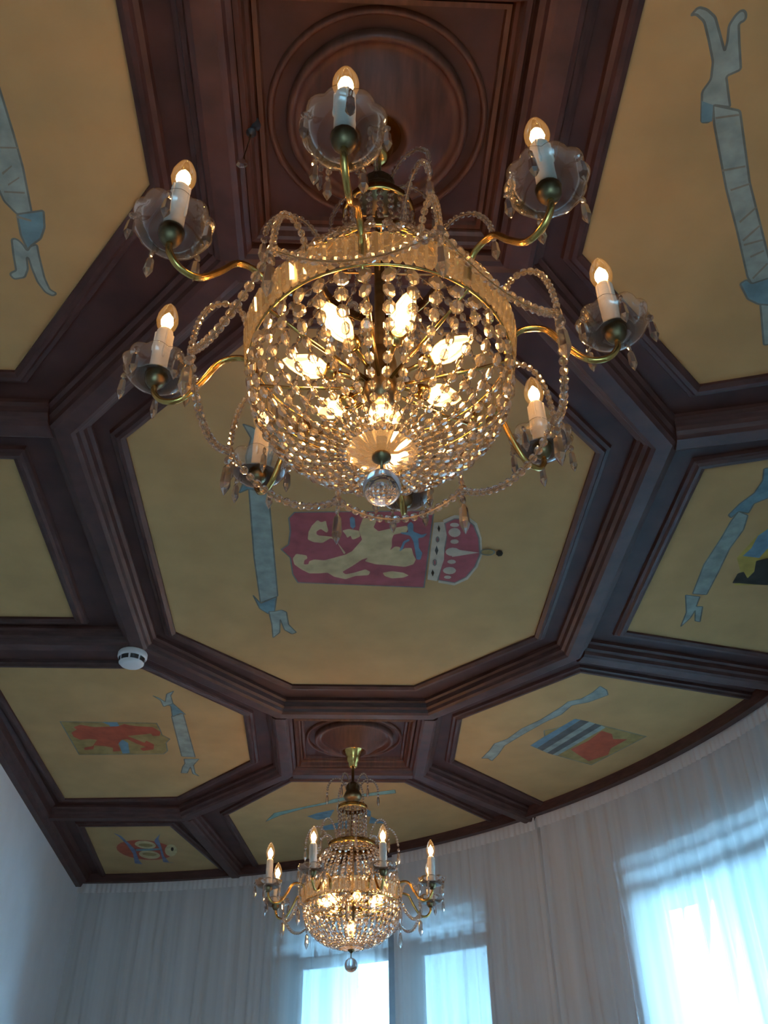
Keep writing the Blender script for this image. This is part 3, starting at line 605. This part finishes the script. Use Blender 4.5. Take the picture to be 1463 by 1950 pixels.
def chandelier(label, cx, cyy, top, a0, in0, near):
    root = thing('chandelier', label, 'chandelier', (cx, cyy, top), 'crystal chandeliers under the coffered ceiling')
    P = lambda b, n, **k: b.build(n, root, **k)
    P(MB().add(*lathe([(.047, .002), (.048, -.006), (.043, -.012), (.036, -.020), (.030, -.045), (.024, -.062), (.020, -.066), (.019, -.082), (.010, -.088)], 28), 'brass', True), 'canopy')
    P(MB().add(*lathe([(.006, -.085), (.006, -.30), (.008, -.31), (.008, -.60), (.006, -.61), (.006, -.815)], 10), 'darkbrass', True), 'stem')
    P(MB().add(*lathe([(.010, -.150), (.022, -.158), (.030, -.172), (.026, -.186), (.034, -.200), (.040, -.214), (.030, -.230), (.018, -.240), (.014, -.252)], 20), 'darkbrass', True), 'vase')
    for z, r, h, nm in ((-.262, .059, .018, 'top_ring'), (-.418, .095, .020, 'middle_ring')):
        P(MB().add(*lathe([(r - .002, z - h / 2), (r, z - h / 2), (r + .003, z - h * .3), (r + .0005, z), (r + .003, z + h * .3), (r, z + h / 2), (r - .002, z + h / 2), (r - .002, z - h / 2)], 48, False), 'brass', True), nm)
        sp = MB()
        for k in range(4): sp.add(*tube([polar(.006, k * PI / 2, z), polar(r, k * PI / 2, z)], .0018, 5), 'darkbrass')
        P(sp, 'ring_spokes')
    # main ring: upper and lower brass hoops with a band of cut prisms between
    for z, r in ((-.589, .1955), (-.646, .1885)):
        P(MB().add(*tube([polar(r, 2 * PI * k / 72, z) for k in range(73)], .0013 if z > -.6 else .0019, 6, False), 'brass', True), 'hoop')
    NP = 84
    for k in range(NP):
        a = 2 * PI * k / NP; p = polar(.1938, a, -.6175)
        t = (polar(.1975, a, -.589) - polar(.1905, a, -.646)); y = polar(1, a, 0)
        link(ME_PRS, 'prism', root, frame_at(p, t, -y, .054))
    hub = P(MB().add(*lathe([(.008, -.600), (.020, -.606), (.024, -.630), (.024, -.690), (.018, -.705), (.012, -.710)], 20), 'darkbrass', True), 'hub')
    for k in range(8):
        a = a0 + k * PI / 4
        MB().add(*tube([polar(.02, a, -.676), polar(.12, a, -.662), polar(.188, a, -.646)], .0028, 6), 'brass', True).build('spoke', hub)
    # lamps inside the basket
    for k in range(7):
        R_ = rotz(in0 + 2 * PI * k / 7); h = link(ME_HOLD, 'lamp_holder', root, R_); link(ME_IB, 'bulb', h); link(ME_IF, 'filament', h)
    bb = link(ME_DB, 'bulb', root); link(ME_DF, 'filament', bb)
    # eight candle arms
    for k in range(8):
        a = a0 + k * PI / 4; arm = link(ME_ARM, 'candle_arm', root, rotz(a))
        link(ME_PAN, 'drip_pan', arm); link(ME_CAN, 'candle_tube', arm); link(ME_BULB, 'bulb', arm); link(ME_FIL, 'filament', arm)
        for j in range(5):
            b_ = 2 * PI * j / 5 + .3 + k; pend(arm, Vector((RA + .0505 * cos(b_), .0505 * sin(b_), -.566 + DZ)), .056 + .004 * random.random(), yaw=b_)
    # bead sprays and the pendants at their tips
    nodes = []
    for k in range(8):
        a = a0 + PI / 8 + k * PI / 4
        s = link(ME_RIM, 'bead_spray', root, rotz(a)); nodes.append(polar(.268, a, -.676))
        link(ME_GEM, 'node_bead', s, frame_at(Vector((.268, 0, -.676)), Vector((0, 0, 1)), Vector((1, 0, 0)), .021)); pend(s, Vector((.268, 0, -.685)), .080)
        s = link(ME_MID, 'bead_spray', root, rotz(a + .12)); pend(s, Vector((.190, 0, -.422)), .062)
    for k in range(6):
        s = link(ME_TOP, 'bead_spray', root, rotz(a0 + k * PI / 3)); pend(s, Vector((.108, 0, -.196)), .056)
    # strung crystals
    T1 = spline([(.059, 0, -.272), (.057, 0, -.330), (.063, 0, -.385), (.092, 0, -.412)], 6)
    T2 = spline([(.096, 0, -.428), (.128, 0, -.462), (.153, 0, -.505), (.180, 0, -.552), (.193, 0, -.586)], 5)
    BK = spline([(.187, 0, -.650), (.186, 0, -.682), (.175, 0, -.718), (.150, 0, -.752), (.108, 0, -.783), (.050, 0, -.802)], 6)
    rows = [('neck_strand', T1, 20, lambda u: .0145, 0), ('crown_strand', T2, 32 if near else 38, lambda u: .0155 + .002 * sin(u * 9), .05), ('basket_strand', BK, 38 if near else 44, lambda u: .0255 - .0205 * u + .0065 * u * u, .1)]
    loose = []; strands = []
    for nm, path, n, size, ph in rows:
        for k in range(n):
            Rm = rotz(2 * PI * k / n + ph); mb = MB().add(*tube(path, .0007, 4), 'wire', False, Rm)
            items = []
            for p, t, u in resample(path, lambda u: size(u) * 1.13):
                s = size(u) * (.95 + .1 * random.random())
                tw = Matrix.Rotation((random.random() - .5) * 1.1, 4, t)
                items.append(Rm @ frame_at(p, t, tw @ Vector((p.x, 0, .0)), s))
            if near:
                so = mb.build(nm, root); strands += [(so, mx) for mx in items]
            else:
                for mx in items: mb.add(*GEM, 'crystal', False, mx)
                mb.build(nm, root)
    if near:
        bw = root.matrix_world if False else Matrix.Translation(root.location)
        strands.sort(key=lambda q: ((bw @ q[1].translation) - cam.matrix_world.translation).length / q[1].to_scale()[0])
        for so, mx in strands[:300]: link(ME_GEM, 'crystal_bead', so, mx)
        mb = MB()
        for so, mx in strands[300:]: mb.add(*GEM, 'crystal', False, mx)
        mb.build('small_crystal_beads', root, kind='stuff')
    # garlands from tip to tip
    for k in range(8):
        p, q = nodes[k], nodes[(k + 1) % 8]; path = []
        for i in range(17):
            u = i / 16; w = p.lerp(q, u); rr = 1 + .02 * 4 * u * (1 - u); path.append(Vector((w.x * rr, w.y * rr, w.z - .045 * 4 * u * (1 - u))))
        g = MB().add(*tube(path, .0007, 4), 'wire'); bs = [frame_at(pp, t, Vector((pp.x, pp.y, 0)), .0135) for pp, t, u in resample(path, .0142)]
        if near:
            go = g.build('garland', root)
            for mx in bs: link(ME_RND, 'garland_bead', go, mx)
        else:
            for mx in bs: g.add(*RND, 'crystal', False, mx)
            g.build('garland', root)
    # fluted glass dish, nut, rod and clear ball at the foot
    v = []; f = []; n = 48
    rws = [(.008, -.806), (.024, -.808), (.044, -.800), (.052, -.792), (.050, -.790), (.040, -.797), (.022, -.803), (.008, -.802)]
    for i, (r, z) in enumerate(rws):
        for k in range(n):
            a = 2 * PI * k / n; w = 1 + (.06 if 1 < i < 6 else .02) * cos(12 * a); v.append((r * w * cos(a), r * w * sin(a), z))
    for i in range(len(rws) - 1):
        for k in range(n): p = i * n + k; q = i * n + (k + 1) % n; f.append((p, q, q + n, p + n))
    P(MB().add(v, f, 'crystal', True), 'fluted_dish')
    P(MB().add(*lathe([(.008, -.800), (.013, -.806), (.013, -.811), (.006, -.817), (.002, -.820), (.002, -.836), (.0006, -.838)], 14), 'darkbrass', True), 'finial')
    prof = [(.0252 * sin(PI * i / 18) + 1e-4, -.861 - .0252 * cos(PI * i / 18)) for i in range(19)]
    P(MB().add(*lathe(prof, 36), 'ball', True), 'glass_ball')
    return root
ch1 = chandelier('large crystal basket chandelier close overhead, hanging from the nearer carved rosette', C1[0], C1[1], ZC - .046, rad(-99.5), rad(-75), True)
ch2 = chandelier('smaller looking crystal basket chandelier hanging farther off by the curtained windows', C2[0], C2[1], ZC - .050, rad(-116), rad(-80), False)

# ------------------------------------------------------------------ curtains
def hsh(i, s=0):
    x = math.sin(i * 12.9898 + s * 78.233) * 43758.5453; return x - math.floor(x)
def fold(a, s):
    """gathered cloth: uneven folds"""
    q = a * .60 + .35 * sin(a * .61 + s) + .2 * sin(a * 1.7 + 2 * s)
    return .6 * sin(2 * PI * q) + .3 * sin(2 * PI * q * 2.3 + s) + .35 * sin(2 * PI * q * .37 + 1.3 * s)
def curtain(label, a0, a1, s, R0, amp):
    root = thing('sheer_curtain', label, 'curtain', (*arc_pt(R0, (a0 + a1) / 2), .02), 'white sheer curtains round the window wall')
    inv = Matrix.Translation(-Vector(root.location))
    n = int(abs(a1 - a0) / .16); zs = [ZC - .012, ZC - .05, ZC - .11, ZC - .2, ZC - .4, ZC - .8, 1.6, .9, .02]
    v = []; f = []
    for z in zs:
        g = .45 + .55 * min(1, (ZC - z) / .5); 
        for i in range(n + 1):
            a = a0 + (a1 - a0) * i / n
            v.append((*arc_pt(R0 + amp * g * fold(a + .12 * sin(z * 2 + a), s), a), z))
    for j in range(len(zs) - 1):
        for i in range(n): p = j * (n + 1) + i; f.append((p, p + 1, p + n + 2, p + n + 1))
    MB().add(v, f, 'sheer', True, inv).build('fabric', root)
    n = int(abs(a1 - a0) / .12); v = []; f = []
    zs = [ZC - .010, ZC - .055, ZC - .102]
    for z in zs:
        for i in range(n + 1):
            a = a0 + (a1 - a0) * i / n; v.append((*arc_pt(R0 - amp - .004 + .0045 * sin(2 * PI * (a * 1.9 + .2 * sin(a * 2.1)) ) + .002 * hsh(i), a), z))
    for j in range(len(zs) - 1):
        for i in range(n): p = j * (n + 1) + i; f.append((p, p + 1, p + n + 2, p + n + 1))
    MB().add(v, f, 'tape', True, inv).build('heading_tape', root)
    return root
curtain('white sheer curtain in the far left corner beside the plain wall', 90.2, 57.0, 1.0, 3.452, .019)
curtain('white sheer curtain over the two far windows right of the farther chandelier', 56.6, 40.9, 2.2, 3.468, .018)
curtain('brightly backlit white sheer curtain at the right edge', 40.5, A_END + .5, 3.1, 3.460, .022)
MB().add(*arc_block(90.2, A_END + .5, ZC - .012, ZC, 3.44, 3.46), 'white').build('trim_4', kind='structure')
# pleated blinds added in the far windows to dim the bright panes
def blind(label, a0, a1, z0, z1):
    v = []; f = []; n = 8; k = int((z1 - z0) / .016)
    for j in range(k + 1):
        z = z1 - (z1 - z0) * j / k
        for i in range(n + 1): v.append((*arc_pt(3.692 + (.005 if j % 2 else -.005), a0 + (a1 - a0) * i / n), z))
    for j in range(k):
        for i in range(n): p = j * (n + 1) + i; f.append((p, p + 1, p + n + 2, p + n + 1))
    o = MB().add(v, f, 'blind').build('dimming_blind'); tag(o, label, 'blind', 'pleated blinds added to dim the far windows')
blind('pale pleated blind added to dim the far window behind the glass ball', 68.2, 62.2, .80, 2.70)
blind('pale pleated blind added to dim the narrower far window', 56.3, 48.1, .80, 2.70)

# ------------------------------------------------------------------ smoke detector and hook
sd = thing('smoke_detector', 'white round smoke detector with dark slots on the ceiling beam corner', 'smoke detector', (-.757, 2.905, ZC - .056))
MB().add(*lathe([(.050, 0), (.052, -.004), (.052, -.016), (.050, -.020), (.046, -.022), (.044, -.040), (.038, -.046), (.030, -.049), (.0001, -.050)], 36), 'white', True).build('body', sd)
for k in range(8):
    a0_, a1_ = k * PI / 4 + .08, (k + 1) * PI / 4 - .08; v = []; f = []
    for i in range(5):
        a = a0_ + (a1_ - a0_) * i / 4
        for r, z in ((.0440, -.0235), (.0472, -.0235), (.0455, -.039), (.0430, -.039)): v.append((r * cos(a), r * sin(a), z))
    for i in range(4):
        for q in range(4): p = i * 4 + q; w = i * 4 + (q + 1) % 4; f.append((p, w, w + 4, p + 4))
    f += [(3, 2, 1, 0), (16, 17, 18, 19)]
    MB().add(v, f, 'black').build('slot', sd)
hk = thing('ceiling_hook', 'dark ceiling hook trailing a thin cord beside the nearer rosette', 'hook', (-.193, .915, ZC - .006))
MB().add(*lathe([(.016, .004), (.016, -.005), (.009, -.012), (.007, -.026), (.010, -.034), (.001, -.040)], 12), 'black', True).build('hook', hk)
MB().add(*tube([(0, 0, -.03), (-.004, .002, -.08), (-.008, .0, -.13)], .0012, 5), 'darkbrass').build('cord', hk)
MB().add(*GEM, 'crystal', False, Matrix.Translation((-.008, 0, -.139)) @ Matrix.Scale(.026, 4)).build('crystal_drop', hk)
